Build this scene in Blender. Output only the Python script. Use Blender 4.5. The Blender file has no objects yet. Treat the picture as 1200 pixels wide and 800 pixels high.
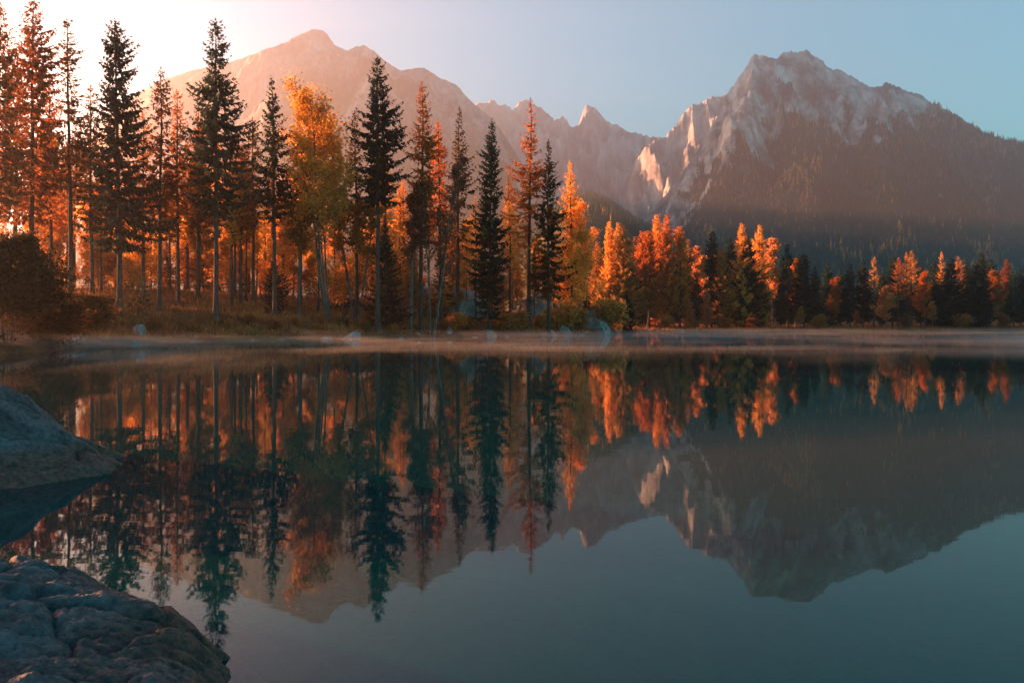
import bpy, math, random
import numpy as np
from mathutils import Vector

# ------------------------------------------------------------------ camera, sky, sun, exposure
scene = bpy.context.scene
col = scene.collection
F, HX, HY, CAMZ = 933.0, 600.0, 382.5, 1.5      # focal length in photo pixels, principal column, horizon row, eye height
cam_d = bpy.data.cameras.new('camera'); cam = bpy.data.objects.new('camera', cam_d); col.objects.link(cam)
cam_d.sensor_width = 36.0; cam_d.lens = 36.0 * F / 1200.0
cam_d.shift_y = -(400.0 - HY) / 1200.0
cam_d.clip_start = 0.1; cam_d.clip_end = 60000
cam.location = (0, 0, CAMZ); cam.rotation_euler = (math.pi / 2, 0, 0)
scene.camera = cam

SUN_AZ, SUN_EL = math.radians(-70.0), math.radians(6.5)     # azimuth from +Y, negative = to the left
world = bpy.data.worlds.new('World'); scene.world = world; world.use_nodes = True
wn = world.node_tree; wn.nodes.clear()
sky = wn.nodes.new('ShaderNodeTexSky'); sky.sky_type = 'NISHITA'; sky.sun_disc = False
sky.sun_elevation = SUN_EL; sky.sun_rotation = SUN_AZ
sky.altitude = 800; sky.air_density = 1.0; sky.dust_density = 0.35; sky.ozone_density = 1.5
bg = wn.nodes.new('ShaderNodeBackground'); bg.inputs['Strength'].default_value = 0.048
wo = wn.nodes.new('ShaderNodeOutputWorld')
tint = wn.nodes.new('ShaderNodeMix'); tint.data_type = 'RGBA'; tint.blend_type = 'MULTIPLY'
tint.inputs['Factor'].default_value = 1.0
tint.inputs['B'].default_value = (0.26, 0.82, 0.84, 1)
wn.links.new(sky.outputs[0], tint.inputs['A']); wn.links.new(tint.outputs['Result'], bg.inputs['Color'])
wn.links.new(bg.outputs[0], wo.inputs['Surface'])

sun_d = bpy.data.lights.new('sun', 'SUN'); sun = bpy.data.objects.new('sun', sun_d); col.objects.link(sun)
sun_d.energy = 5.0; sun_d.angle = math.radians(0.6); sun_d.color = (1.0, 0.375, 0.17)
SDIR = Vector((math.sin(SUN_AZ) * math.cos(SUN_EL), math.cos(SUN_AZ) * math.cos(SUN_EL), math.sin(SUN_EL)))
sun.rotation_euler = SDIR.to_track_quat('Z', 'Y').to_euler()

scene.view_settings.view_transform = 'Standard'; scene.view_settings.look = 'None'
scene.view_settings.gamma = 1.0; scene.view_settings.exposure = 3.25
scene.view_settings.use_curve_mapping = False
scene.render.engine = 'CYCLES'
cy = scene.cycles
cy.max_bounces = 8; cy.diffuse_bounces = 2; cy.glossy_bounces = 3; cy.transmission_bounces = 4
cy.transparent_max_bounces = 12; cy.volume_bounces = 0
cy.use_denoising = True; cy.sample_clamp_indirect = 6.0
cy.volume_max_steps = 128; cy.volume_step_rate = 1.0

# ------------------------------------------------------------------ numeric helpers
def hash01(ix, iy, iz, seed):
    h = (ix.astype(np.int64) * 374761393 + iy.astype(np.int64) * 668265263 + iz.astype(np.int64) * 2147483647 + seed * 1274126177) & 0xFFFFFFFF
    h = ((h ^ (h >> 13)) * 1274126177) & 0xFFFFFFFF
    h = ((h ^ (h >> 16)) * 2246822519) & 0xFFFFFFFF
    return ((h ^ (h >> 15)) & 0xFFFFFF) / float(0xFFFFFF)
def vnoise(x, y, z=0.0, seed=0):
    x, y, z = np.broadcast_arrays(np.asarray(x, float), np.asarray(y, float), np.asarray(z, float))
    ix, iy, iz = np.floor(x), np.floor(y), np.floor(z)
    fx, fy, fz = x - ix, y - iy, z - iz
    fx, fy, fz = [f * f * f * (f * (f * 6 - 15) + 10) for f in (fx, fy, fz)]
    r = 0
    for a in (0, 1):
        for b in (0, 1):
            for c in (0, 1):
                w = (fx if a else 1 - fx) * (fy if b else 1 - fy) * (fz if c else 1 - fz)
                r = r + w * hash01(ix + a, iy + b, iz + c, seed)
    return r * 2 - 1
def fbm(x, y, z=0.0, seed=0, octv=5, gain=0.5, lac=2.03):
    s, a, n = 0, 1.0, 0
    for o in range(octv):
        s = s + a * vnoise(np.asarray(x) * lac ** o, np.asarray(y) * lac ** o, np.asarray(z) * lac ** o, seed + o * 17)
        n += a; a *= gain
    return s / n
def ridged(x, y, z=0.0, seed=0, octv=5, gain=0.5, lac=2.1):
    s, a, n = 0, 1.0, 0
    for o in range(octv):
        s = s + a * (1 - np.abs(vnoise(np.asarray(x) * lac ** o, np.asarray(y) * lac ** o, np.asarray(z) * lac ** o, seed + o * 31)))
        n += a; a *= gain
    return s / n
def sstep(a, b, x):
    t = np.clip((x - a) / (b - a), 0, 1); return t * t * (3 - 2 * t)

# ------------------------------------------------------------------ object helpers
def make_mesh(name, V, faces, mat=None, smooth=False, attrs=None):
    """V (n,3); faces: list of (m,k) int arrays"""
    V = np.ascontiguousarray(V, np.float32).reshape(-1, 3)
    me = bpy.data.meshes.new(name)
    me.vertices.add(len(V)); me.vertices.foreach_set('co', V.ravel())
    faces = [np.asarray(f, np.int32) for f in faces if len(f)]
    loops = np.concatenate([f.ravel() for f in faces])
    tot = np.concatenate([np.full(len(f), f.shape[1], np.int32) for f in faces])
    start = np.concatenate([[0], np.cumsum(tot)[:-1]]).astype(np.int32)
    me.loops.add(len(loops)); me.loops.foreach_set('vertex_index', loops)
    me.polygons.add(len(tot)); me.polygons.foreach_set('loop_start', start)
    me.polygons.foreach_set('use_smooth', np.full(len(tot), smooth, bool))
    for k, v in (attrs or {}).items():
        at = me.attributes.new(k, 'FLOAT', 'POINT'); at.data.foreach_set('value', np.ascontiguousarray(v, np.float32))
    me.update(calc_edges=True)
    if mat: me.materials.append(mat)
    return me
def obj(name, me, parent=None, loc=(0, 0, 0)):
    o = bpy.data.objects.new(name, me); col.objects.link(o)
    o.location = loc; o.parent = parent
    return o
def tag(o, label=None, cat=None, group=None, kind=None):
    if label: o['label'] = label
    if cat: o['category'] = cat
    if group: o['group'] = group
    if kind: o['kind'] = kind
    return o
def empty(name, loc, rz=0.0, sc=1.0):
    o = bpy.data.objects.new(name, None); col.objects.link(o)
    o.location = loc; o.rotation_euler = (0, 0, rz); o.scale = (sc,) * 3 if np.isscalar(sc) else sc
    o.empty_display_size = 0.2
    return o
def grid_faces(nu, nv):
    i = np.arange(nu - 1)[:, None] * nv + np.arange(nv - 1)[None, :]
    return np.stack([i, i + nv, i + nv + 1, i + 1], -1).reshape(-1, 4)

# ------------------------------------------------------------------ materials
def new_mat(name):
    m = bpy.data.materials.new(name); m.use_nodes = True
    nt = m.node_tree; nt.nodes.clear()
    return m, nt
def nd(nt, t, **kw):
    n = nt.nodes.new(t)
    for k, v in kw.items():
        if k in n.inputs.keys() if not hasattr(n, k) else False: n.inputs[k].default_value = v
        else: setattr(n, k, v)
    return n
def lk(nt, a, b): nt.links.new(a, b)
def ramp(nt, stops, src):
    r = nt.nodes.new('ShaderNodeValToRGB'); e = r.color_ramp.elements
    while len(e) < len(stops): e.new(0.5)
    for i, (p, c) in enumerate(stops): e[i].position = p; e[i].color = (*c, 1) if len(c) == 3 else c
    lk(nt, src, r.inputs[0]); return r
def noise(nt, vec, scale, detail=6, rough=0.6, dist=0.0):
    n = nt.nodes.new('ShaderNodeTexNoise'); n.inputs['Scale'].default_value = scale
    n.inputs['Detail'].default_value = detail; n.inputs['Roughness'].default_value = rough; n.inputs['Distortion'].default_value = dist
    if vec is not None: lk(nt, vec, n.inputs['Vector'])
    return n
def mixc(nt, fac, a, b, mode='MIX'):
    m = nt.nodes.new('ShaderNodeMix'); m.data_type = 'RGBA'; m.blend_type = mode
    for s, v in (('Factor', fac), ('A', a), ('B', b)):
        if hasattr(v, 'is_linked') or isinstance(v, bpy.types.NodeSocket): lk(nt, v, m.inputs[s])
        elif s == 'Factor': m.inputs[s].default_value = v
        else: m.inputs[s].default_value = (*v, 1)
    return m.outputs['Result']
def principled(nt, color, rough=0.9, spec=0.2, normal=None):
    p = nt.nodes.new('ShaderNodeBsdfPrincipled')
    if isinstance(color, bpy.types.NodeSocket): lk(nt, color, p.inputs['Base Color'])
    else: p.inputs['Base Color'].default_value = (*color, 1)
    if isinstance(rough, bpy.types.NodeSocket): lk(nt, rough, p.inputs['Roughness'])
    else: p.inputs['Roughness'].default_value = rough
    p.inputs['Specular IOR Level'].default_value = spec
    if normal is not None: lk(nt, normal, p.inputs['Normal'])
    return p
def out(nt, sh, vol=None):
    o = nt.nodes.new('ShaderNodeOutputMaterial')
    if sh is not None: lk(nt, sh, o.inputs['Surface'])
    if vol is not None: lk(nt, vol, o.inputs['Volume'])
def bump(nt, h, strength, dist, prev=None):
    b = nt.nodes.new('ShaderNodeBump'); b.inputs['Strength'].default_value = strength; b.inputs['Distance'].default_value = dist
    lk(nt, h, b.inputs['Height'])
    if prev is not None: lk(nt, prev, b.inputs['Normal'])
    return b.outputs[0]

def foliage_mat(name, transl):
    """leaf colour comes from the tree's own colour (object colour) times a small per-leaf variation"""
    m, nt = new_mat(name)
    oi = nt.nodes.new('ShaderNodeObjectInfo')
    at = nt.nodes.new('ShaderNodeAttribute'); at.attribute_name = 'tint'
    r = ramp(nt, [(0.0, (0.55, 0.6, 0.65)), (0.5, (1.0, 0.95, 0.9)), (1.0, (1.5, 1.35, 1.1))], at.outputs['Fac'])
    c = mixc(nt, 1.0, oi.outputs['Color'], r.outputs[0], 'MULTIPLY')
    d = nt.nodes.new('ShaderNodeBsdfDiffuse'); t = nt.nodes.new('ShaderNodeBsdfTranslucent')
    lk(nt, c, d.inputs['Color']); lk(nt, c, t.inputs['Color'])
    mx = nt.nodes.new('ShaderNodeMixShader'); mx.inputs[0].default_value = transl
    lk(nt, d.outputs[0], mx.inputs[1]); lk(nt, t.outputs[0], mx.inputs[2])
    out(nt, mx.outputs[0]); return m
M_NEEDLE = foliage_mat('needles', 0.5)
M_LEAF = foliage_mat('leaves', 0.55)

def bark_mat(name, c1, c2, scale):
    m, nt = new_mat(name)
    tc = nt.nodes.new('ShaderNodeTexCoord')
    mp = nt.nodes.new('ShaderNodeMapping'); mp.inputs['Scale'].default_value = (1, 1, 0.3); lk(nt, tc.outputs['Object'], mp.inputs['Vector'])
    n = noise(nt, mp.outputs[0], scale, 6, 0.65)
    r = ramp(nt, [(0.35, c1), (0.65, c2)], n.outputs[0])
    p = principled(nt, r.outputs[0], 0.9, 0.1, bump(nt, n.outputs[0], 0.6, 0.05))
    out(nt, p.outputs[0]); return m
M_BARK = bark_mat('spruce_bark', (0.022, 0.018, 0.016), (0.075, 0.06, 0.055), 6.0)
M_BIRCH = bark_mat('birch_bark', (0.035, 0.03, 0.028), (0.15, 0.13, 0.12), 4.0)

def stone_mat(name, c1, c2, moss, scale, rust_z=None):
    m, nt = new_mat(name)
    g = nt.nodes.new('ShaderNodeNewGeometry'); P = g.outputs['Position']
    n1 = noise(nt, P, scale, 10, 0.7, 0.3); n2 = noise(nt, P, scale * 7, 8, 0.7); n3 = noise(nt, P, scale * 0.6, 5, 0.6)
    mp = nt.nodes.new('ShaderNodeMapping'); mp.inputs['Rotation'].default_value = (0.3, 0.5, 0.6); mp.inputs['Scale'].default_value = (1, 4, 2.2)
    lk(nt, P, mp.inputs['Vector']); n4 = noise(nt, mp.outputs[0], scale * 1.6, 8, 0.7, 0.6)
    c = ramp(nt, [(0.3, c1), (0.5, tuple((a + b) / 2 for a, b in zip(c1, c2))), (0.72, c2)], n1.outputs[0]).outputs[0]
    sp = ramp(nt, [(0.38, (0.45, 0.45, 0.45)), (0.56, (1.1, 1.1, 1.1))], n2.outputs[0]).outputs[0]
    c = mixc(nt, 0.8, c, sp, 'MULTIPLY')
    st = ramp(nt, [(0.36, (0.5, 0.5, 0.5)), (0.5, (1, 1, 1))], n4.outputs[0]).outputs[0]
    c = mixc(nt, 0.7, c, st, 'MULTIPLY')
    if moss:
        mk = ramp(nt, [(0.55, (0, 0, 0)), (0.68, (1, 1, 1))], n3.outputs[0]).outputs[0]
        c = mixc(nt, mk, c, moss)
    if rust_z:
        sx = nt.nodes.new('ShaderNodeSeparateXYZ'); lk(nt, P, sx.inputs[0])
        ad = nt.nodes.new('ShaderNodeMath'); ad.operation = 'MULTIPLY_ADD'; lk(nt, n3.outputs[0], ad.inputs[0]); ad.inputs[1].default_value = -rust_z * 2.2; lk(nt, sx.outputs[2], ad.inputs[2])
        rk = ramp(nt, [(0.0, (1, 1, 1)), (rust_z * 1.1, (0, 0, 0))], ad.outputs[0]).outputs[0]
        rr = ramp(nt, [(0.4, (0.03, 0.025, 0.02)), (0.6, (0.22, 0.07, 0.028))], n2.outputs[0]).outputs[0]
        rk = mixc(nt, 1.0, rk, (0.75, 0.75, 0.75), 'MULTIPLY'); c = mixc(nt, rk, c, rr)
    b = bump(nt, n1.outputs[0], 0.7, 0.12 / scale * 2)
    b = bump(nt, n4.outputs[0], 0.7, 0.08 / scale * 2, b)
    b = bump(nt, n2.outputs[0], 0.9, 0.035 / scale * 2, b)
    p = principled(nt, c, 0.75, 0.35, b); out(nt, p.outputs[0]); return m
M_ROCK_NEAR = stone_mat('foreground_granite', (0.022, 0.031, 0.034), (0.15, 0.185, 0.195), None, 3.0, 0.15)
M_ROCK_SHORE = stone_mat('shore_limestone', (0.09, 0.085, 0.08), (0.40, 0.38, 0.36), (0.08, 0.042, 0.02), 0.9)
M_ROCK_DARK = stone_mat('mossy_outcrop', (0.08, 0.085, 0.08), (0.26, 0.26, 0.25), (0.10, 0.05, 0.02), 0.35)

# ------------------------------------------------------------------ lake outline and ground
LAKE = np.array([(-70, -30), (150, -60), (330, 60), (340, 240), (300, 292), (186, 287), (140, 277), (84, 262), (52, 254), (33, 249), (26, 235),
                 (24, 200), (21, 160), (17.5, 148), (12, 136), (6.7, 125), (-2, 116), (-9.4, 107), (-15, 97), (-20, 92.5), (-27, 87), (-30, 80),
                 (-34, 70), (-31.5, 57), (-28.5, 49), (-26.5, 43), (-27.5, 38), (-36, 32), (-46, 20), (-55, 0)], float)
def signed_dist(x, y, poly):
    """positive outside the polygon (land), negative inside (water)"""
    x, y = np.asarray(x, float), np.asarray(y, float)
    d = np.full(x.shape, 1e18); inside = np.zeros(x.shape, bool)
    n = len(poly)
    for i in range(n):
        (x1, y1), (x2, y2) = poly[i], poly[(i + 1) % n]
        ex, ey = x2 - x1, y2 - y1
        t = np.clip(((x - x1) * ex + (y - y1) * ey) / (ex * ex + ey * ey), 0, 1)
        d = np.minimum(d, (x - x1 - t * ex) ** 2 + (y - y1 - t * ey) ** 2)
        if y1 != y2:
            cross = ((y1 > y) != (y2 > y)) & (x < (x2 - x1) * (y - y1) / (y2 - y1) + x1)
            inside ^= cross
    return np.where(inside, -1, 1) * np.sqrt(d)
def ground_z(x, y):
    x, y = np.asarray(x, float), np.asarray(y, float)
    d = signed_dist(x, y, LAKE) + 0.9 * fbm(x * 0.13, y * 0.13, 0, 5, 3)
    pen = sstep(60, 20, x) * sstep(300, 200, y)                  # the wooded point rises faster than the flat far shore
    land = pen * (0.35 + 0.22 * np.clip(d, 0, 9) + 0.13 * np.clip(d - 9, 0, 34) + 0.01 * np.clip(d - 40, 0, 100)) + (1 - pen) * (0.12 + 0.05 * np.clip(d, 0, 120))
    land = land + sstep(1, 12, d) * (0.55 * fbm(x * 0.09, y * 0.09, 0, 9, 4) * (0.4 + pen)) + sstep(0.5, 4, d) * 0.12 * fbm(x * 0.6, y * 0.6, 0, 3, 3)
    bed = -np.minimum(0.25 * np.abs(d) ** 0.8, 4.5) - 0.25 + 0.35 * fbm(x * 0.35, y * 0.35, 0, 21, 4)
    return np.where(d > 0, land, np.minimum(bed, -0.06))
def px2x(px, Y): return (px - HX) / F * Y
def py2z(py, Y): return (HY - py) / F * Y + CAMZ

gx = np.concatenate([-np.geomspace(3450, 60, 40), np.arange(-59, 60, 0.8), np.arange(60, 215, 2.0), np.geomspace(215, 6800, 30)])
gy = np.concatenate([np.linspace(-60, -2, 12), np.arange(-1, 14, 0.5), np.arange(14, 40, 1.0), np.arange(40, 170, 0.8), np.arange(170, 330, 2.0), np.geomspace(330, 6900, 36)])
GX, GY = np.meshgrid(gx, gy, indexing='ij')
GZ = ground_z(GX, GY)
m, nt = new_mat('forest_floor')
g = nt.nodes.new('ShaderNodeNewGeometry')
n1 = noise(nt, g.outputs['Position'], 0.35, 8, 0.65); n2 = noise(nt, g.outputs['Position'], 2.5, 6, 0.7)
c = ramp(nt, [(0.3, (0.045, 0.03, 0.02)), (0.5, (0.19, 0.08, 0.036)), (0.7, (0.30, 0.13, 0.055))], n1.outputs[0]).outputs[0]
c = mixc(nt, 0.7, c, ramp(nt, [(0.3, (0.4, 0.4, 0.4)), (0.65, (1.2, 1.1, 1.0))], n2.outputs[0]).outputs[0], 'MULTIPLY')
sx = nt.nodes.new('ShaderNodeSeparateXYZ'); lk(nt, g.outputs['Position'], sx.inputs[0])
bedk = ramp(nt, [(0.0, (1, 1, 1)), (0.02, (0, 0, 0))], sx.outputs[2]).outputs[0]
bedc = ramp(nt, [(0.35, (0.008, 0.035, 0.038)), (0.6, (0.02, 0.07, 0.07)), (0.75, (0.05, 0.10, 0.095))], noise(nt, g.outputs['Position'], 0.9, 7, 0.65, 0.8).outputs[0]).outputs[0]
c = mixc(nt, bedk, c, bedc)
p = principled(nt, c, 0.95, 0.05, bump(nt, n2.outputs[0], 0.8, 0.3)); out(nt, p.outputs[0])
M_GROUND = m
tag(obj('ground', make_mesh('ground', np.stack([GX, GY, GZ], -1), [grid_faces(len(gx), len(gy))], M_GROUND, True)), 'reddish brown forest floor and shore around the lake', None, None, 'structure')

# water sheet: fresnel mirror over clear teal water
m, nt = new_mat('lake_water')
g = nt.nodes.new('ShaderNodeNewGeometry')
mp = nt.nodes.new('ShaderNodeMapping'); mp.inputs['Scale'].default_value = (0.5, 1.3, 1); lk(nt, g.outputs['Position'], mp.inputs['Vector'])
n1 = noise(nt, mp.outputs[0], 0.9, 4, 0.55); n2 = noise(nt, mp.outputs[0], 0.12, 3, 0.5)
bn = bump(nt, n2.outputs[0], 0.0020, 1.0); bn = bump(nt, n1.outputs[0], 0.0017, 1.0, bn)
fr = nt.nodes.new('ShaderNodeFresnel'); fr.inputs['IOR'].default_value = 1.22; lk(nt, bn, fr.inputs['Normal'])
gl = nt.nodes.new('ShaderNodeBsdfGlossy'); gl.inputs['Roughness'].default_value = 0.02; gl.inputs['Color'].default_value = (0.93, 0.97, 0.98, 1); lk(nt, bn, gl.inputs['Normal'])
tr = nt.nodes.new('ShaderNodeBsdfTransparent'); tr.inputs['Color'].default_value = (0.05, 0.26, 0.28, 1)
mx = nt.nodes.new('ShaderNodeMixShader'); lk(nt, fr.outputs[0], mx.inputs[0])
df = nt.nodes.new('ShaderNodeBsdfDiffuse'); df.inputs['Color'].default_value = (0.001, 0.06, 0.066, 1)      # faint teal of the water body
mb = nt.nodes.new('ShaderNodeMixShader'); mb.inputs[0].default_value = 0.4; lk(nt, tr.outputs[0], mb.inputs[1]); lk(nt, df.outputs[0], mb.inputs[2])
lk(nt, mb.outputs[0], mx.inputs[1]); lk(nt, gl.outputs[0], mx.inputs[2])
out(nt, mx.outputs[0])
wx = np.array([-80., 350.]); wy = np.array([-62., 320.]); WX, WY = np.meshgrid(wx, wy, indexing='ij')
tag(obj('lake_water', make_mesh('lake_water', np.stack([WX, WY, 0 * WX], -1), [grid_faces(2, 2)], m)), 'still teal lake mirroring forest and mountains', None, None, 'structure')

# ------------------------------------------------------------------ mountains
def mountain_mat(name, rock1, rock2, veg1, veg2, s):
    m, nt = new_mat(name)
    g = nt.nodes.new('ShaderNodeNewGeometry'); P = g.outputs['Position']
    at = nt.nodes.new('ShaderNodeAttribute'); at.attribute_name = 'veg'
    n1 = noise(nt, P, 0.006 * s, 10, 0.7, 0.4); n2 = noise(nt, P, 0.03 * s, 8, 0.7)
    mp = nt.nodes.new('ShaderNodeMapping'); mp.inputs['Scale'].default_value = (2.6, 1, 1.1); mp.inputs['Rotation'].default_value = (0.1, 0.55, 0.3); lk(nt, P, mp.inputs['Vector'])
    n3 = noise(nt, mp.outputs[0], 0.005 * s, 8, 0.7, 0.5)
    rk = ramp(nt, [(0.36, rock1), (0.6, rock2)], n1.outputs[0]).outputs[0]
    rk = mixc(nt, 0.9, rk, ramp(nt, [(0.40, (0.35, 0.35, 0.37)), (0.56, (1.1, 1.1, 1.1))], n3.outputs[0]).outputs[0], 'MULTIPLY')
    vg = ramp(nt, [(0.4, veg1), (0.66, veg2)], n2.outputs[0]).outputs[0]
    mk = nt.nodes.new('ShaderNodeMath'); mk.operation = 'MULTIPLY_ADD'; mk.inputs[1].default_value = 0.5; lk(nt, n2.outputs[0], mk.inputs[0]); lk(nt, at.outputs['Fac'], mk.inputs[2])
    k = ramp(nt, [(0.66, (0, 0, 0)), (0.84, (1, 1, 1))], mk.outputs[0]).outputs[0]
    c = mixc(nt, k, rk, vg)
    b = bump(nt, n1.outputs[0], 0.8, 40.0); b = bump(nt, n2.outputs[0], 0.7, 9.0, b)
    p = principled(nt, c, 0.95, 0.05, b); out(nt, p.outputs[0]); return m
M_MT = mountain_mat('limestone_and_alpine_scrub', (0.07, 0.075, 0.085), (0.58, 0.58, 0.58), (0.022, 0.040, 0.034), (0.05, 0.05, 0.036), 1.0)
M_MT2 = mountain_mat('far_limestone', (0.20, 0.20, 0.21), (0.5, 0.49, 0.48), (0.05, 0.06, 0.05), (0.10, 0.08, 0.05), 0.7)
M_MT3 = mountain_mat('wooded_slope', (0.20, 0.19, 0.18), (0.36, 0.34, 0.32), (0.035, 0.045, 0.035), (0.10, 0.07, 0.035), 1.0)

def mountain(name, label, sil, Yf, Yr, Yb, dx, nv, seed, mat, power, gul, gscale, rough, veg_fn, spur=None, ymod=None):
    sil = np.array(sil, float)
    px = np.arange(sil[0, 0], sil[-1, 0] + dx, dx)
    el = (HY - np.interp(px, sil[:, 0], sil[:, 1])) / F
    jag = rough * (fbm(px * 0.13, 0, 0, seed + 3, 4, 0.6) + 0.5 * fbm(px * 0.6, 3, 0, seed + 7, 2)) / F
    el = np.maximum(el + jag, 0.002)
    t = np.concatenate([np.linspace(0, 1, nv) ** 0.9, 1 + np.linspace(0.06, 1, nv // 4)])
    PX, T = np.meshgrid(px, t, indexing='ij'); EL = np.repeat(el[:, None], len(t), 1)
    yr = Yr if ymod is None else ymod(PX)
    Y = np.where(T <= 1, Yf + (yr - Yf) * T, yr + (Yb - yr) * (T - 1))
    X = (PX - HX) / F * Y
    # spurs and gullies in world metres, running down the slope
    wx = X + 160 * fbm(X / 700, Y / 700, 0, seed + 11, 3); wy = Y + 160 * fbm(X / 700, Y / 700, 5, seed + 13, 3)
    R = ridged(wx / gscale, wy / (gscale * 2.6), 0, seed, 6, 0.55) - 0.72
    fine = fbm(X / (gscale * 0.25), Y / (gscale * 0.35), 0, seed + 5, 5, 0.6)
    f = np.clip(T, 0, 1) ** power
    env = np.clip(T * 4, 0, 1) * (0.3 + 0.7 * np.clip((1 - T) * 3.2, 0, 1) ** 0.8) * np.clip((1 - T) * 25, 0, 1)
    crag = ridged(wx / (gscale * 0.3), wy / (gscale * 0.75), 0, seed + 23, 5, 0.6) - 0.72
    f = f * (1 + env * (gul * R + 0.5 * gul * crag + 0.16 * gul * fine))
    if spur is not None: f = f + env * spur(PX, T)
    f = np.minimum(f, 0.995)
    f = np.where(T > 1, np.maximum(1 - (T - 1) * 1.05, -0.02), f)
    Z = np.where(T > 1, EL * yr * f, EL * Y * f)
    Z = Z + CAMZ - 6 * (T <= 0.001) - 3
    veg = veg_fn(PX, T, Z, X, Y, R)
    me = make_mesh(name, np.stack([X, Y, Z], -1), [grid_faces(len(px), len(t))], mat, True, {'veg': veg.ravel()})
    o = tag(obj(name, me), label, None, None, 'structure')
    return dict(px=px, t=t, X=X, Y=Y, Z=Z, veg=veg, obj=o)

SIL_R = [(600, 330), (640, 316), (680, 300), (705, 287), (730, 272), (760, 250), (790, 215), (815, 178), (832, 150), (840, 138), (851, 110), (862, 93), (871, 80), (881, 64), (892, 60), (899, 65),
         (903, 65.5), (912, 67), (918, 58), (927, 57), (936, 60), (944, 57), (957, 65), (975, 78), (996, 86), (1020, 99), (1040, 96), (1057, 101), (1079, 110), (1113, 130), (1139, 145), (1157, 156),
         (1183, 164), (1200, 169), (1250, 190), (1320, 230), (1400, 280), (1470, 340)]
def spur_r(PX, T):
    c1 = 905 - 110 * (1 - T) ** 0.9 - 30 * (1 - T) ** 3      # rock spur falling to the left of the summit
    c2 = 1010 + 60 * (1 - T)
    return (0.13 * np.exp(-((PX - c1) / 26) ** 2) - 0.10 * np.exp(-((PX - c1 - 55) / 30) ** 2) + 0.06 * np.exp(-((PX - c2) / 24) ** 2)
            + 0.05 * np.exp(-((PX - 845 + 130 * (1 - T)) / 18) ** 2))
def veg_r(PX, T, Z, X, Y, R):
    n = fbm(X / 260, Y / 260, Z / 260, 77, 5)
    py = HY - (Z - CAMZ) / Y * F
    c1 = 905 - 110 * (1 - T) ** 0.9
    line = 178 + np.where(PX > c1, -0.5 * np.clip(PX - c1 - 25, 0, 120), 1.7 * np.clip(c1 - PX, 0, 80))   # tree line: high on the right flank, low left of the spur
    n2 = fbm(X / 70, Y / 90, Z / 70, 78, 4)
    return np.clip(0.5 + (py - line) / 120 + 1.5 * n + 0.7 * n2 + 0.6 * R, 0, 1)
MT_R = mountain('rocky_mountain', 'rocky grey mountain with wooded flanks and blunt double summit', SIL_R, 1450, 3500, 4700, 1.6, 220, 101, M_MT, 0.78, 0.55, 330, 3.2, veg_r, spur_r)
SIL_R2 = [(700, 330), (730, 240), (745, 190), (757, 168), (770, 160), (780, 158), (786, 152), (797, 138), (801, 131), (806, 127), (812, 119), (817, 121), (823, 118), (832, 111), (838, 113), (847, 110), (870, 100), (890, 110), (930, 200), (960, 330)]
mountain('jagged_ridge', 'jagged pale ridge behind the rocky grey mountain', SIL_R2, 3700, 4700, 5600, 1.0, 90, 131, M_MT2, 0.8, 0.6, 240, 4.0, lambda PX, T, Z, X, Y, R: 0.15 + 0 * T)
SIL_F = [(430, 330), (500, 220), (530, 150), (548, 124), (560, 118.5), (570, 119), (578, 116), (588, 121), (601, 128), (609, 118), (614, 117), (619, 115), (627, 121), (635, 126), (643, 133), (650, 139), (655, 138), (660, 136.5), (671, 147), (675, 147),
         (679, 144), (684, 126), (688, 122), (691.5, 121), (697, 125), (702, 131), (717, 144), (733, 150.5), (753, 157), (782, 160), (800, 160), (830, 170), (880, 230), (930, 330)]
mountain('far_range', 'jagged distant mountain range with a lone pointed peak', SIL_F, 3600, 5800, 6700, 1.2, 110, 151, M_MT2, 0.85, 0.6, 380, 3.6, lambda PX, T, Z, X, Y, R: np.clip(1.1 - T * 1.5, 0, 1))
SIL_L = [(-30, 374), (10, 300), (60, 220), (110, 155), (150, 112), (195, 90), (226, 80), (278, 69), (309, 56.5), (325, 51), (335, 47), (346, 41), (356, 36), (366, 32.5), (374, 32), (380, 35), (384, 38), (392, 51), (400, 55), (407, 57.5), (413, 54),
         (418, 52), (425, 50), (431, 54), (438, 57.5), (454, 71), (469, 81), (477, 79), (485, 78), (495, 77), (505, 83), (516, 90), (531, 95), (539, 102), (547, 111), (562, 125), (578, 138), (593, 160), (612, 190), (640, 235), (680, 290), (740, 350)]
def spur_l(PX, T):
    return 0.08 * np.exp(-((PX - 420 - 70 * (1 - T)) / 40) ** 2) + 0.08 * np.exp(-((PX - 330 + 60 * (1 - T)) / 45) ** 2)
MT_L = mountain('hazy_mountain', 'broad hazy orange mountain behind the left wood', SIL_L, 1500, 4300, 5100, 2.0, 130, 171, M_MT3, 0.8, 0.34, 420, 1.6,
                lambda PX, T, Z, X, Y, R: np.clip(1.25 - T * 0.9 + 0.5 * fbm(X / 300, Y / 300, 0, 41, 4), 0, 1), spur_l)
SIL_H = [(585, 345), (600, 318), (620, 282), (640, 245), (660, 229), (680, 224), (702, 229), (722, 240), (745, 256), (770, 272), (800, 290), (830, 310), (860, 345)]  # low hill raised and drawn out toward the lake so its shadow darkens the valley
MT_H = mountain('wooded_hill', 'low dark wooded hill below the mountains, drawn out into a long shading spur', SIL_H, 370, 2700, 3100, 3.0, 120, 191, M_MT3, 0.10, 0.16, 200, 1.5, lambda PX, T, Z, X, Y, R: 1 + 0 * T)

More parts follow.
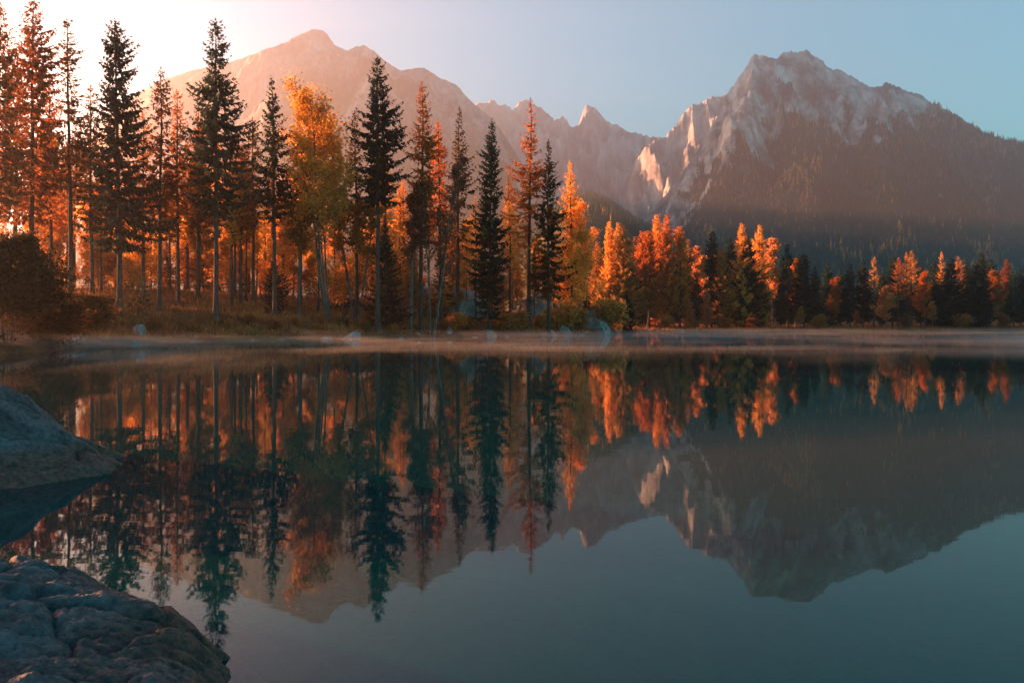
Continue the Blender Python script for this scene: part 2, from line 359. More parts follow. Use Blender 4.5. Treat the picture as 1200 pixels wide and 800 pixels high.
# distant wood on the slopes: countless small conifers reading as one mass
def slope_wood(name, label, mt, n, hmin, hmax, seed, pxlim, larch, mat_cols):
    rg = np.random.default_rng(seed)
    nu, nt_ = mt['X'].shape
    kmax = int((mt['t'] <= 1.02).sum()) - 1
    iu = rg.random(n * 4) * (nu - 2); iv = rg.random(n * 4) ** 0.9 * (kmax - 1)
    a, b = iu.astype(int), iv.astype(int); fu, fv = iu - a, iv - b
    def bil(A): return (A[a, b] * (1 - fu) * (1 - fv) + A[a + 1, b] * fu * (1 - fv) + A[a, b + 1] * (1 - fu) * fv + A[a + 1, b + 1] * fu * fv)
    X, Y, Z, V = bil(mt['X']), bil(mt['Y']), bil(mt['Z']), bil(mt['veg'])
    PX = HX + F * X / Y
    keep = (Y > 950) & (PX > pxlim[0]) & (PX < pxlim[1]) & (rg.random(len(X)) < sstep(0.25, 1.0, V) * np.clip(Y / 3000, 0.35, 1.2))
    X, Y, Z = X[keep][:n], Y[keep][:n], Z[keep][:n]
    k = len(X)
    H = (hmin + (hmax - hmin) * rg.random(k)) * (0.75 + 0.35 * vnoise(X / 150, Y / 150, 0, seed)); W = H * (0.13 + 0.08 * rg.random(k))
    S = 5
    ang = rg.random(k)[:, None] * 6.28 + np.arange(S)[None] * 2 * np.pi / S
    jit = 0.75 + 0.5 * rg.random((k, S))
    ring1 = np.stack([X[:, None] + np.cos(ang) * W[:, None] * jit, Y[:, None] + np.sin(ang) * W[:, None] * jit, Z[:, None] + H[:, None] * (0.02 + 0.14 * rg.random((k, S)))], -1)
    ring2 = np.stack([X[:, None] + np.cos(ang + .6) * W[:, None] * 0.55 * jit, Y[:, None] + np.sin(ang + .6) * W[:, None] * 0.55 * jit, Z[:, None] + H[:, None] * (0.42 + 0.12 * rg.random((k, S)))], -1)
    top = np.stack([X, Y, Z + H], -1)[:, None]
    V3 = np.concatenate([ring1, ring2, top], 1); stride = 2 * S + 1
    base = np.arange(k)[:, None] * stride
    j = np.arange(S); j2 = (j + 1) % S
    t1 = np.stack([base + j, base + j2, base + S + j], -1).reshape(-1, 3)
    t2 = np.stack([base + S + j, base + S + j2, base + 2 * S + 0 * j], -1).reshape(-1, 3)
    pl = larch(X, Y, Z)
    tn = np.where(rg.random(k) < pl, 0.75 + 0.25 * rg.random(k), 0.35 * rg.random(k))
    me = make_mesh(name, V3, [t1, t2], mat_cols, False, {'tint': np.repeat(tn, stride)})
    return tag(obj(name, me), label, 'wood', None, 'stuff')
m, nt = new_mat('distant_conifers')
at = nt.nodes.new('ShaderNodeAttribute'); at.attribute_name = 'tint'
r = ramp(nt, [(0.0, (0.008, 0.026, 0.024)), (0.36, (0.022, 0.048, 0.040)), (0.5, (0.06, 0.06, 0.035)), (0.75, (0.22, 0.10, 0.04)), (1.0, (0.45, 0.19, 0.06))], at.outputs['Fac'])
p = principled(nt, r.outputs[0], 0.95, 0.05); out(nt, p.outputs[0]); M_FARWOOD = m
slope_wood('mountain_forest', 'dark conifer forest with rusty larches covering the right mountain flank', MT_R, 36000, 17, 34, 5, (690, 1260),
           lambda X, Y, Z: np.clip(0.03 + 0.45 * sstep(0.15, 0.5, fbm(X / 160, Y / 160, 0, 61, 3)) + 0.3 * sstep(550, 950, Z), 0, 0.7), M_FARWOOD)
slope_wood('hill_forest', 'dark conifers covering the low hill behind the far shore', MT_H, 6000, 14, 24, 6, (560, 960), lambda X, Y, Z: 0.06 + 0 * X, M_FARWOOD)
slope_wood('hazy_mountain_forest', 'hazy conifers on the slopes of the broad left mountain', MT_L, 8000, 14, 26, 7, (-60, 760), lambda X, Y, Z: 0.15 + 0 * X, M_FARWOOD)
# ------------------------------------------------------------------ tree makers (metres, base at the origin)
def tube(path, radii, sides=7):
    path = np.asarray(path, float); n = len(path)
    tg = np.gradient(path, axis=0); tg /= np.linalg.norm(tg, axis=1)[:, None] + 1e-9
    ref = np.where(np.abs(tg[:, 2:3]) > 0.9, np.array([[1., 0, 0]]), np.array([[0, 0, 1.]]))
    a = np.cross(tg, ref); a /= np.linalg.norm(a, axis=1)[:, None] + 1e-9; b = np.cross(tg, a)
    th = np.arange(sides) * 2 * np.pi / sides
    V = path[:, None] + np.asarray(radii)[:, None, None] * (np.cos(th)[None, :, None] * a[:, None] + np.sin(th)[None, :, None] * b[:, None])
    i = np.arange(n - 1)[:, None] * sides; j = np.arange(sides)[None]; j2 = (j + 1) % sides
    Fq = np.stack([i + j, i + j2, i + sides + j2, i + sides + j], -1).reshape(-1, 4)
    return V.reshape(-1, 3), Fq
def join(parts):
    Vs, Fs, o = [], [], 0
    for V, Fq in parts:
        Vs.append(V); Fs.append(np.asarray(Fq) + o); o += len(V)
    return np.concatenate(Vs), np.concatenate(Fs)
def unit(v): return v / (np.linalg.norm(v, axis=-1, keepdims=True) + 1e-9)
def leaf_quads(P, D, S, L, W):
    """rhombic sprays: base P, direction D, side S, length L, half width W"""
    L = L[:, None]; W = W[:, None]
    V = np.stack([P, P + D * L * 0.45 + S * W, P + D * L, P + D * L * 0.45 - S * W], 1).reshape(-1, 3)
    n = len(P)
    return V, np.arange(n * 4).reshape(n, 4)

def conifer(seed, H, cb=0.35, W=3.2, dens=1.0, gap=0.12, droop=0.35, up=0.5, spray=0.55, hang=0.5, lean=0.0, r0=None, shape=0.85, dead=True, whorl=0.5):
    """spruce or larch: tapered trunk with limbs + crown of needle sprays hung on drooping branches"""
    rg = np.random.default_rng(seed)
    r0 = r0 or H * 0.0075 + 0.05
    zz = np.linspace(0, H, 26)
    wob = np.cumsum(rg.normal(0, 0.03, (26, 2)), 0) * H * 0.06
    path = np.stack([lean * zz / H * H * 0.1 + wob[:, 0] * (zz / H), wob[:, 1] * (zz / H), zz], -1)
    rad = r0 * (1 - zz / H) ** 0.8 + 0.015; rad[0] *= 1.7; rad[1] *= 1.12
    trunk = [tube(path, rad, 8)]
    axis = lambda z: np.stack([np.interp(z, zz, path[:, 0]), np.interp(z, zz, path[:, 1]), z], -1)
    hb = H * cb
    # branches
    z = hb; B = []; asy, aph, ns_ = rg.uniform(0.05, 0.28), rg.random() * 6.28, rg.random() * 50
    while z < H * 0.985:
        rel = (z - hb) / (H - hb)
        k = rg.integers(4, 7) if rel < 0.85 else rg.integers(3, 5)
        a0 = rg.random() * 6.28
        for q in range(k):
            if rg.random() < gap * (1.6 - rel): continue
            low = 0.55 + 0.45 * min(1, rel / 0.22)
            L = 1.3 * W * ((1 - rel) ** shape * 0.94 + 0.06) * low * rg.uniform(0.55, 1.15)
            L *= (1 + 0.32 * float(vnoise(np.array(z * 0.32), np.array(ns_)))) * (1 + asy * math.cos(a0 + q * 6.28 / k - aph))
            B.append((z + rg.uniform(-0.2, 0.2), a0 + q * 6.28 / k + rg.uniform(-0.35, 0.35), L, rel))
        z += whorl * rg.uniform(0.75, 1.25) * (1.0 - 0.35 * rel)
    P, D, S, LL, WW = [], [], [], [], []
    for zb, ph, L, rel in B:
        o = axis(np.array(zb)); dh = np.array([math.cos(ph), math.sin(ph), 0]); sd = np.array([-math.sin(ph), math.cos(ph), 0])
        slope = -droop + (droop + up) * rel + rg.uniform(-0.12, 0.12); curl = 0.30 * (1 - rel) + 0.08
        def pt(s): return o + dh * (L * s)[:, None] + np.array([0, 0, 1.]) * (L * (slope * s - curl * s * (1 - s) * 1.6 + 0.12 * s ** 3))[:, None]
        ss = np.array([0.0, 0.4, 0.8, 1.0])
        if L > 0.6: trunk.append(tube(pt(ss), np.array([0.016 + 0.011 * L, 0.012 + 0.006 * L, 0.008, 0.004]), 3))
        n = max(5, int(L * 13 * dens))
        s = np.sort(rg.uniform(0.12, 1.0, n)) ** 0.85
        p = pt(s); tg = unit(pt(s + 0.05) - p)
        side = np.where(rg.random(n) < 0.5, -1, 1)[:, None] * sd
        hg = (rg.random(n) < hang)[:, None]
        d = np.where(hg, tg * 0.45 + side * rg.uniform(0.05, 0.5, (n, 1)) + np.array([0, 0, -0.9]), tg * 0.75 + side * rg.uniform(0.5, 1.0, (n, 1)) + np.array([0, 0, -0.12]))
        d = unit(d + rg.normal(0, 0.16, (n, 3)))
        l = spray * (0.55 + 0.75 * (1 - s)) * rg.uniform(0.7, 1.3, n) * min(1.25, 0.55 + L * 0.22)
        sv = unit(np.cross(d, tg + rg.normal(0, 0.5, (n, 3))))
        P.append(p); D.append(d); S.append(sv); LL.append(l); WW.append(l * rg.uniform(0.15, 0.28, n))
    # leader tuft
    n = 26; zt = H - rg.random(n) * 1.4; ph = rg.random(n) * 6.28
    P.append(axis(zt)); D.append(unit(np.stack([np.cos(ph), np.sin(ph), 0.7 + 0 * ph], -1))); S.append(unit(np.stack([-np.sin(ph), np.cos(ph), 0.2 + 0 * ph], -1)))
    LL.append(0.18 + 0.32 * (H - zt)); WW.append(0.05 + 0.03 * rg.random(n))
    if dead:      # dry twigs on the bare lower trunk
        for q in range(int(14 * cb * H / 10)):
            zb = rg.uniform(0.12 * H, hb * 1.05); ph = rg.random() * 6.28; L = rg.uniform(0.4, 1.7)
            o = axis(np.array(zb)); e = o + np.array([math.cos(ph) * L, math.sin(ph) * L, rg.uniform(-0.45, 0.05) * L])
            trunk.append(tube(np.stack([o, (o + e) / 2 + [0, 0, 0.06], e]), np.array([0.022, 0.014, 0.006]), 3))
    Vt, Ft = join(trunk)
    Vc, Fc = leaf_quads(np.concatenate(P), np.concatenate(D), np.concatenate(S), np.concatenate(LL), np.concatenate(WW))
    tn = np.repeat(np.clip(0.5 + 0.22 * rg.normal(size=len(Vc) // 4), 0, 1), 4)
    return make_mesh('trunk', Vt, [Ft], M_BARK, True), make_mesh('crown', Vc, [Fc], M_NEEDLE, False, {'tint': tn})

def broadleaf(seed, H, stems=1, cb=0.3, W=3.0, leaves=9000, leaf=0.26, spread=0.55, bark=None, twiggy=False, r0=None, mat=None):
    """birch, rowan or shrub: one or several stems, rising limbs, a ragged crown of leaf clusters"""
    rg = np.random.default_rng(seed); parts, tips = [], []
    r0 = r0 or (0.011 * H + 0.02) / stems ** 0.6
    def grow(p, d, L, r, depth):
        n = 5; pts = [p]; q = p.copy(); dd = d.copy()
        for i in range(n):
            dd = unit(dd + rg.normal(0, 0.04 if depth == 0 else 0.10, 3) + np.array([0, 0, 0.10])); q = q + dd * L / n; pts.append(q.copy())
        pts = np.array(pts); parts.append(tube(pts, np.linspace(r, r * 0.45 if depth < 3 else 0.004, n + 1), 6 if depth == 0 else 3))
        if depth >= 1:
            for pt_ in pts[1:]: tips.append((pt_, dd, depth))
        if depth < 3:
            k = (16 if depth == 0 else 6 if depth == 1 else 2)
            for i in range(k):
                s = (cb + (1 - cb) * (i + rg.random()) / k) if depth == 0 else rg.uniform(0.25, 1.0)
                f = s * n; a = min(int(f), n - 1); b = pts[a] + (pts[a + 1] - pts[a]) * (f - a)
                ph = rg.random() * 6.28; hd = np.array([math.cos(ph), math.sin(ph), 0])
                nd_ = unit(dd * 0.5 + hd * spread * 1.3 + np.array([0, 0, 0.15]) + rg.normal(0, 0.12, 3))
                l2 = (W * (1.1 - 0.8 * s) if depth == 0 else L * 0.55) * rg.uniform(0.7, 1.2)
                grow(b, nd_, l2, max(r * (0.42 if depth == 0 else 0.5), 0.006), depth + 1)
    for st in range(stems):
        ph = rg.random() * 6.28; off = 0.0 if stems == 1 else 0.25 * W * 0.3
        d0 = unit(np.array([math.cos(ph), math.sin(ph), 0]) * (0.04 if stems == 1 else rg.uniform(0.06, 0.24)) + np.array([0, 0, 1.]))
        grow(np.array([math.cos(ph) * off, math.sin(ph) * off, -0.1]), d0, H * rg.uniform(0.82, 0.98) * (1 if st == 0 else 0.85), r0 * (1 if st == 0 else 0.75), 0)
    Vt, Ft = join(parts)
    T = np.array([t[0] for t in tips]); T = T[rg.random(len(T)) < 0.55]; n = leaves
    idx = rg.integers(0, len(T), n); amp = 0.065 * W * (0.4 + rg.random((n, 1)))
    P = T[idx] + rg.normal(0, 1, (n, 3)) * amp
    P[:, 2] = np.maximum(P[:, 2], 0.05)
    D = unit(rg.normal(0, 1, (n, 3)) + np.array([0, 0, -0.5])); S = unit(np.cross(D, rg.normal(0, 1, (n, 3))))
    l = leaf * rg.uniform(0.6, 1.35, n)
    Vc, Fc = leaf_quads(P, D, S, l, l * rg.uniform(0.25, 0.42, n))
    ct = np.clip(0.5 + 0.2 * rg.normal(size=len(T)), 0, 1)[idx]
    tn = np.repeat(np.clip(ct + 0.12 * rg.normal(size=n), 0, 1), 4)
    return make_mesh('trunk', Vt, [Ft], bark or M_BIRCH, True), make_mesh('crown', Vc, [Fc], mat or M_LEAF, False, {'tint': tn})

ALL_TREES = []
def plant(name, meshes, X, Y, H, Href, color, label, cat, group=None, rz=0.0, wide=1.0, parts=('trunk', 'crown')):
    s = H / Href
    e = empty(name, (X, Y, float(ground_z(np.array(X), np.array(Y))) - 0.06 * s), rz, (s * wide, s * wide, s))
    a = obj(parts[0], meshes[0], e); b = obj(parts[1], meshes[1], e)
    jr = random.Random(label); f_ = jr.uniform(0.75, 1.3); h_ = jr.uniform(0.82, 1.28)
    b.color = (color[0] * f_, color[1] * f_ * h_, color[2] * f_ * h_, 1)
    tag(e, label, cat, group); ALL_TREES.append(e); return e
def place_px(px, top, Y):
    X = px2x(px, Y); g = float(ground_z(np.array(X), np.array(Y)))
    return X, py2z(top, Y) - g

DARK = (0.026, 0.042, 0.034); DEEP = (0.018, 0.036, 0.032); OLIVE = (0.075, 0.050, 0.022); RUST = (0.37, 0.14, 0.036); LARCH = (0.60, 0.24, 0.048); GOLD = (0.74, 0.31, 0.06); BROWN = (0.20, 0.08, 0.03); PINKISH = (0.52, 0.20, 0.08)
# ------------------------------------------------------------------ front rows of the wood on the left point
HERO = [  # px, top row, distance, kind, crown base, crown half width, colour, options, label
    (-4, 2, 84, 'c', 0.30, 3.6, BROWN, {}, 'brownish spruce cut by the left edge of the picture'),
    (37, -6, 88, 'c', 0.28, 4.2, BROWN, dict(dens=0.9, gap=0.2), 'tall rusty brown spruce with thin top above the dark bush'),
    (83, 22, 90, 'c', 0.42, 2.8, OLIVE, dict(dens=0.7, gap=0.35, hang=0.3), 'slim sparse conifer with long bare trunk beside the broad dark spruce'),
    (140, 22, 87, 'c', 0.24, 4.7, DEEP, dict(dens=1.35, gap=0.05), 'broad dense dark spruce standing above the round boulder'),
    (187, 78, 93, 'c', 0.34, 3.0, BROWN, dict(dens=0.9, gap=0.25), 'medium brown spruce between the two tallest dark spruces'),
    (209, 104, 104, 'c', 0.40, 3.0, RUST, dict(dens=0.9, gap=0.25), 'rust coloured conifer tucked behind the tall spruce with flared trunk'),
    (253, 22, 90, 'c', 0.37, 4.2, DARK, dict(dens=1.15, gap=0.12), 'tall dark spruce with grey flared trunk close to the shore'),
    (297, 136, 112, 'c', 0.42, 2.9, BROWN, dict(dens=0.9, gap=0.2), 'short brown spruce left of the pointed dark spruce'),
    (322, 91, 100, 'c', 0.42, 2.9, DARK, dict(dens=1.1, gap=0.15), 'pointed dark spruce just left of the golden birch'),
    (351, 118, 114, 'c', 0.30, 2.6, RUST, dict(dens=0.9, gap=0.2), 'rusty conifer touching the golden birch on its left'),
    (443, 66, 98, 'c', 0.48, 4.1, DEEP, dict(dens=1.2, gap=0.12), 'tallest dark spruce at the middle of the wood with straight grey trunk'),
    (418, 128, 112, 'c', 0.35, 2.7, OLIVE, dict(dens=0.9, gap=0.2), 'olive conifer half hidden behind the tallest middle spruce'),
    (493, 97, 106, 'c', 0.42, 3.1, RUST, dict(dens=1.0, gap=0.15), 'orange tinged spruce right of the tallest middle spruce'),
    (516, 139, 117, 'c', 0.40, 3.0, RUST, dict(dens=0.9, gap=0.2), 'rusty spruce leaning out behind the orange tinged spruce'),
    (536, 125, 112, 'c', 0.42, 2.2, OLIVE, dict(dens=0.85, gap=0.3), 'narrow olive spruce with gappy crown and thin trunk'),
    (574, 139, 112, 'c', 0.13, 3.2, DEEP, dict(dens=1.5, gap=0.03), 'dense dark spruce branched almost to the ground near the shore rocks'),
    (620, 113, 124, 'c', 0.36, 3.6, RUST, dict(dens=0.75, gap=0.35, droop=0.1, hang=0.25), 'tall open larch with tiered orange branches near the point'),
    (643, 163, 122, 'c', 0.25, 3.3, OLIVE, dict(dens=1.0, gap=0.2), 'olive larch with drooping branches beside the tall open larch'),
    (670, 187, 134, 'c', 0.35, 2.5, LARCH, dict(dens=0.9, gap=0.2, droop=0.1), 'thin orange conifer rising above the pale golden birch at the point'),
    (18, 48, 101, 'c', 0.30, 3.6, BROWN, dict(dens=0.9, gap=0.2), 'brown spruce standing just behind the two leftmost tall spruces'),
    (60, 84, 105, 'c', 0.32, 3.4, RUST, dict(dens=0.85, gap=0.2), 'rusty spruce filling the gap left of the slim sparse conifer'),
    (108, 96, 104, 'c', 0.32, 3.3, BROWN, dict(dens=0.85, gap=0.2), 'brown conifer between the slim sparse conifer and broad dark spruce'),
    (168, 128, 108, 'c', 0.34, 3.2, RUST, dict(dens=0.85, gap=0.2), 'rusty conifer peeping out right of the broad dark spruce'),
    (232, 122, 110, 'c', 0.36, 3.2, BROWN, dict(dens=0.85, gap=0.2), 'brown conifer touching the left side of the tall flared spruce'),
    (275, 158, 116, 'c', 0.34, 3.2, RUST, dict(dens=0.85, gap=0.2), 'low rusty conifer right of the tall flared spruce'),
    (598, 205, 150, 'c', 0.30, 2.8, LARCH, dict(dens=0.9), 'glowing orange larch seen between the dense spruce and open larch'),
]
for i, (px, top, Y, kd, cb, W, colr, kw, label) in enumerate(HERO):
    X, H = place_px(px, top, Y)
    me = conifer(1000 + i, H, cb, W, **kw)
    plant('larch_tree' if 'larch' in label else 'spruce_tree' if 'spruce' in label else 'conifer_tree', me, X, Y, H, H, colr, label, 'tree', 'front trees of the left wood')
BIR = [  # px, top, Y, stems, cb, W, leaves, colour, label
    (388, 98, 103, 4, 0.36, 6.6, 21000, GOLD, 'tall golden birch with several pale stems left of the tallest middle spruce'),
    (416, 150, 108, 2, 0.34, 3.6, 14000, RUST, 'russet birch leaning over the trunk of the tallest middle spruce'),
    (506, 182, 104, 2, 0.42, 3.6, 3800, (0.16, 0.085, 0.05), 'thinly leaved grey brown birch with twiggy round crown'),
    (481, 205, 103, 1, 0.45, 2.8, 3000, (0.17, 0.08, 0.045), 'slender half bare birch beside the twiggy grey birch'),
    (683, 232, 136, 2, 0.10, 6.0, 22000, GOLD, 'bright golden birch glowing at the end of the wooded point'),
    (350, 205, 106, 1, 0.4, 3.0, 6000, RUST, 'thin russet birch below the golden birch crown'),
]
for i, (px, top, Y, st, cb, W, nl, colr, label) in enumerate(BIR):
    X, H = place_px(px, top, Y)
    me = broadleaf(2000 + i, H, st, cb, W, nl, 0.30)
    H2 = max(v.co.z for v in me[1].vertices)
    plant('birch_tree', me, X, Y, H, H2, colr, label, 'tree', 'front trees of the left wood')
# low dark young spruces under the big ones
for i, (px, top, Y, colr, label) in enumerate([(320, 300, 104, DEEP, 'young dark spruce under the pointed dark spruce'), (452, 262, 101, DEEP, 'young dark spruce leaning on the tallest middle spruce trunk'),
        (735, 345, 158, DEEP, 'low dark young spruce behind the big slanted boulder'), (688, 338, 146, DEEP, 'small dark spruce at the foot of the bright golden birch'), (168, 318, 97, DEEP, 'young dark spruce in the shade behind the pale boulders'), (405, 358, 98, DEEP, 'tiny dark spruce above the pale shore rock')]):
    X, H = place_px(px, top, Y)
    plant('young_spruce', conifer(2300 + i, H, 0.04, H * 0.23, dens=2.2, gap=0.02, spray=0.4, dead=False, whorl=0.35), X, Y, H, H, colr, label, 'tree')

# shared shapes for the deeper rows and the far shore
PROTO_S = [conifer(3000 + i, 30, cb, W, dens=d_, gap=g_) for i, (cb, W, d_, g_) in enumerate([(0.45, 3.3, 1.0, 0.1), (0.52, 2.8, 1.0, 0.15), (0.42, 3.0, 1.1, 0.05), (0.56, 2.6, 0.9, 0.2), (0.48, 3.7, 0.95, 0.18)])]
PROTO_L = [conifer(3100 + i, 28, cb, W, dens=0.62, gap=g_ + 0.1, droop=0.12, hang=0.3, spray=0.5) for i, (cb, W, g_) in enumerate([(0.45, 3.0, 0.15), (0.52, 2.6, 0.25), (0.42, 3.4, 0.2)])]
PROTO_F = [conifer(3200 + i, 28, cb, W, dens=1.15, gap=0.03, spray=0.75, dead=False, whorl=0.6, hang=0.4) for i, (cb, W) in enumerate([(0.06, 4.8), (0.10, 4.2), (0.14, 5.2), (0.08, 3.8)])]
PROTO_U = [conifer(3400 + i, 9, 0.05, 1.9, dens=1.8, gap=0.04, spray=0.4, dead=False, whorl=0.4) for i in range(2)]
PROTO_Y = []
for i in range(3):
    me = broadleaf(3500 + i, 8, 3, 0.12, 2.6, 2600, 0.24, 0.5); PROTO_Y.append((me, max(v.co.z for v in me[1].vertices)))
PROTO_B = []
for i, (st, cb, W, nl) in enumerate([(1, 0.3, 3.4, 11000), (2, 0.25, 3.8, 13000), (1, 0.15, 4.6, 13000)]):
    me = broadleaf(3300 + i, 18, st, cb, W, nl, 0.36); PROTO_B.append((me, max(v.co.z for v in me[1].vertices)))
ORD = ['first', 'second', 'third', 'fourth', 'fifth', 'sixth', 'seventh', 'eighth', 'ninth', 'tenth', 'eleventh', 'twelfth', 'thirteenth', 'fourteenth', 'fifteenth', 'sixteenth', 'seventeenth', 'eighteenth', 'nineteenth', 'twentieth']
def ordinal(n):
    tens = ['', '', 'twenty', 'thirty', 'forty', 'fifty', 'sixty', 'seventy', 'eighty', 'ninety']
    n1 = n + 1
    return ORD[n] if n < 20 else (tens[n1 // 10] + ('-' + ORD[n1 % 10 - 1] if n1 % 10 else 'th').replace('tyth', 'tieth'))
rg = random.Random(7)
rows = []
for i in range(104):
    Y = rg.uniform(106, 178); px = rg.uniform(-30, 690)
    X = px2x(px, Y)
    if float(signed_dist(np.array(X), np.array(Y), LAKE)) < 7 or (px < 230 and (i % 2 or Y > 140)): continue
    tcap = np.interp(px, [-30, 60, 140, 230, 300, 400, 460, 540, 600, 690], [70, 90, 120, 120, 165, 185, 175, 200, 215, 255])
    top = tcap + rg.uniform(10, 95)
    rows.append([px, X, Y, top, rg.random()])
for i in range(46):
    Y = rg.uniform(138, 185); px = rg.uniform(60, 640); X = px2x(px, Y)
    if float(signed_dist(np.array(X), np.array(Y), LAKE)) < 9: continue
    rows.append([px, X, Y, np.interp(px, [60, 300, 640], [190, 215, 250]) + rg.uniform(-20, 55), rg.uniform(0.27, 0.9)])
rows.sort()
cnt = {}
for px, X, Y, top, k in rows:
    H = max(py2z(top, Y) - float(ground_z(np.array(X), np.array(Y))), 13)
    if k < 0.26: kind, me, href, colr = 'rust brown spruce', PROTO_S[rg.randrange(5)], 30, rg.choice([BROWN, OLIVE, RUST])
    elif k < 0.72: kind, me, href, colr = 'glowing orange larch', PROTO_L[rg.randrange(3)], 28, rg.choice([LARCH, LARCH, GOLD])
    else:
        kind, colr = 'yellow orange birch', rg.choice([GOLD, LARCH]); me, href = PROTO_B[rg.randrange(3)]; H *= 0.8
    n = cnt.get(kind, 0); cnt[kind] = n + 1
    plant(kind.split()[-1] + '_tree', me, X, Y, H, href, colr, f'{kind} deep in the left wood, {ordinal(n)} of them from the left', 'tree', 'trees deep inside the left wood', rg.random() * 6.28, rg.uniform(0.85, 1.1))

rows = []
for i in range(95):
    Y = rg.uniform(112, 176); px = rg.uniform(-20, 660); X = px2x(px, Y)
    if float(signed_dist(np.array(X), np.array(Y), LAKE)) < 9: continue
    rows.append((px, X, Y, rg.uniform(4, 13), rg.random()))
cnt = {}
for px, X, Y, H, k in sorted(rows):
    if k < 0.3: kind, me, href, colr = 'young brown spruce', PROTO_U[rg.randrange(2)], 9, rg.choice([OLIVE, BROWN, DEEP])
    else: kind, (me, href), colr = 'low orange birch', PROTO_Y[rg.randrange(3)], rg.choice([RUST, LARCH, LARCH, GOLD])
    n = cnt.get(kind, 0); cnt[kind] = n + 1
    plant('young_' + kind.split()[-1], me, X, Y, H, href, colr, f'{kind} in the undergrowth of the left wood, {ordinal(n)} from the left', 'tree', 'undergrowth trees of the left wood', rg.random() * 6.28, rg.uniform(1.0, 1.5))

# ------------------------------------------------------------------ trees along the far shore
FAR = [  # px, top row, kind, colour
    (698, 282, 'c', RUST), (712, 258, 'l', LARCH), (723, 260, 'l', LARCH), (731, 262, 'c', RUST), (739, 300, 'c', DEEP), (745, 277, 'l', LARCH), (751, 270, 'l', RUST), (761, 269, 'l', RUST), (771, 251, 'l', LARCH), (783, 250, 'l', RUST),
    (790, 300, 'c', DEEP), (797, 264, 'l', LARCH), (806, 280, 'c', BROWN), (818, 286, 'b', PINKISH), (834, 270, 'c', DEEP), (844, 289, 'l', RUST), (856, 277, 'c', DEEP), (869, 261, 'l', LARCH), (877, 277, 'c', DEEP), (889, 263, 'l', LARCH), (906, 276, 'b', PINKISH),
    (923, 286, 'c', DEEP), (932, 300, 'b', LARCH), (942, 297, 'c', DEEP), (953, 312, 'c', DEEP), (970, 307, 'c', DEEP), (975, 322, 'b', RUST), (985, 314, 'c', DEEP), (996, 308, 'c', DEEP), (1011, 303, 'c', DEEP), (1024, 300, 'l', LARCH), (1033, 316, 'c', DEEP),
    (1046, 300, 'c', DEEP), (1053, 301, 'l', RUST), (1062, 295, 'l', LARCH), (1068, 293, 'l', LARCH), (1079, 308, 'c', DEEP), (1083, 315, 'b', RUST), (1094, 303, 'c', DEEP), (1104, 294, 'l', LARCH), (1114, 302, 'c', DEEP), (1122, 300, 'l', RUST), (1132, 307, 'c', DEEP),
    (1141, 312, 'c', DEEP), (1149, 296, 'c', DEEP), (1160, 303, 'c', DARK), (1171, 314, 'b', RUST), (1179, 302, 'c', BROWN), (1188, 318, 'c', DEEP), (1196, 316, 'c', DEEP), (1206, 308, 'c', DEEP),
    (705, 332, 'b', RUST), (728, 335, 'b', RUST), (748, 330, 'b', BROWN), (768, 338, 'b', RUST), (815, 318, 'c', DEEP), (862, 322, 'c', DEEP), (895, 330, 'b', RUST), (915, 325, 'c', DEEP)]
KN = {'c': ('dark spruce', 'spruce_tree'), 'l': ('orange topped larch', 'larch_tree'), 'b': ('reddish round birch', 'birch_tree')}
cnt = {}
rg = random.Random(11)
for px, top, kd, colr in sorted(FAR):
    Y = np.interp(px, [690, 900, 1200], [266, 279, 310]) + rg.uniform(-4, 14)
    X, H = place_px(px, top, Y)
    n = cnt.get(kd, 0); cnt[kd] = n + 1
    if kd == 'b': me, href = PROTO_B[rg.randrange(3)]
    elif kd == 'l': me, href = PROTO_F[rg.randrange(4)] if px < 900 else PROTO_L[rg.randrange(3)], 28
    else: me, href = PROTO_F[rg.randrange(4)], 28
    plant(KN[kd][1], me, X, Y, H, href, colr, f'{KN[kd][0]} on the far shore, {ordinal(n)} of its kind rightwards from the boulder', 'tree', 'trees along the far shore', rg.random() * 6.28, rg.uniform(0.85, 1.1) * (1.25 if kd == 'c' else 1.05))
SMALL = [(808, 349, 'small orange young larch standing at the far waterline'), (828, 337, 'slim rusty young larch beside the small orange one'), (1040, 333, 'small bright orange birch alone in front of dark far wood'), (737, 352, 'low orange bush tree near the pale bent snag'),
         (940, 358, 'little reddish birch at the start of the grassy far bank'), (1004, 362, 'little rusty birch on the grassy far bank below dark spruces'), (1092, 352, 'small russet birch under the broad reddish birch on the far bank')]
for i, (px, top, label) in enumerate(SMALL):
    Y = np.interp(px, [690, 900, 1200], [258, 270, 298]); X, H = place_px(px, top, Y)
    if 'larch' in label: me, href = PROTO_F[i % 4], 28
    else: me, href = PROTO_B[i % 3]
    plant('young_larch' if 'larch' in label else 'young_birch', me, X, Y, H, href, PINKISH if 'bright' in label or 'orange' in label else RUST, label, 'tree', None, i * 1.3, 1.35)
rows = []
for i in range(84):
    px = rg.uniform(700, 1330); Y = np.interp(px, [560, 690, 900, 1200], [250, 300, 305, 335]) + rg.uniform(0, 60); top = np.interp(px, [560, 700, 900, 960, 1200], [292, 292, 300, 316, 318]) + rg.uniform(0, 26)
    rows.append((px, Y, top))
for n, (px, Y, top) in enumerate(sorted(rows)):
    X, H = place_px(px, top, Y)
    if H < 8: continue
    plant('spruce_tree', PROTO_F[rg.randrange(4)], X, Y, H, 28, rg.choice([DEEP, DEEP, DARK, OLIVE]), f'shaded dark spruce in the back rows of the far wood, {ordinal(n)} from the left', 'tree', 'back rows of the far wood', rg.random() * 6.28, rg.uniform(1.1, 1.4))
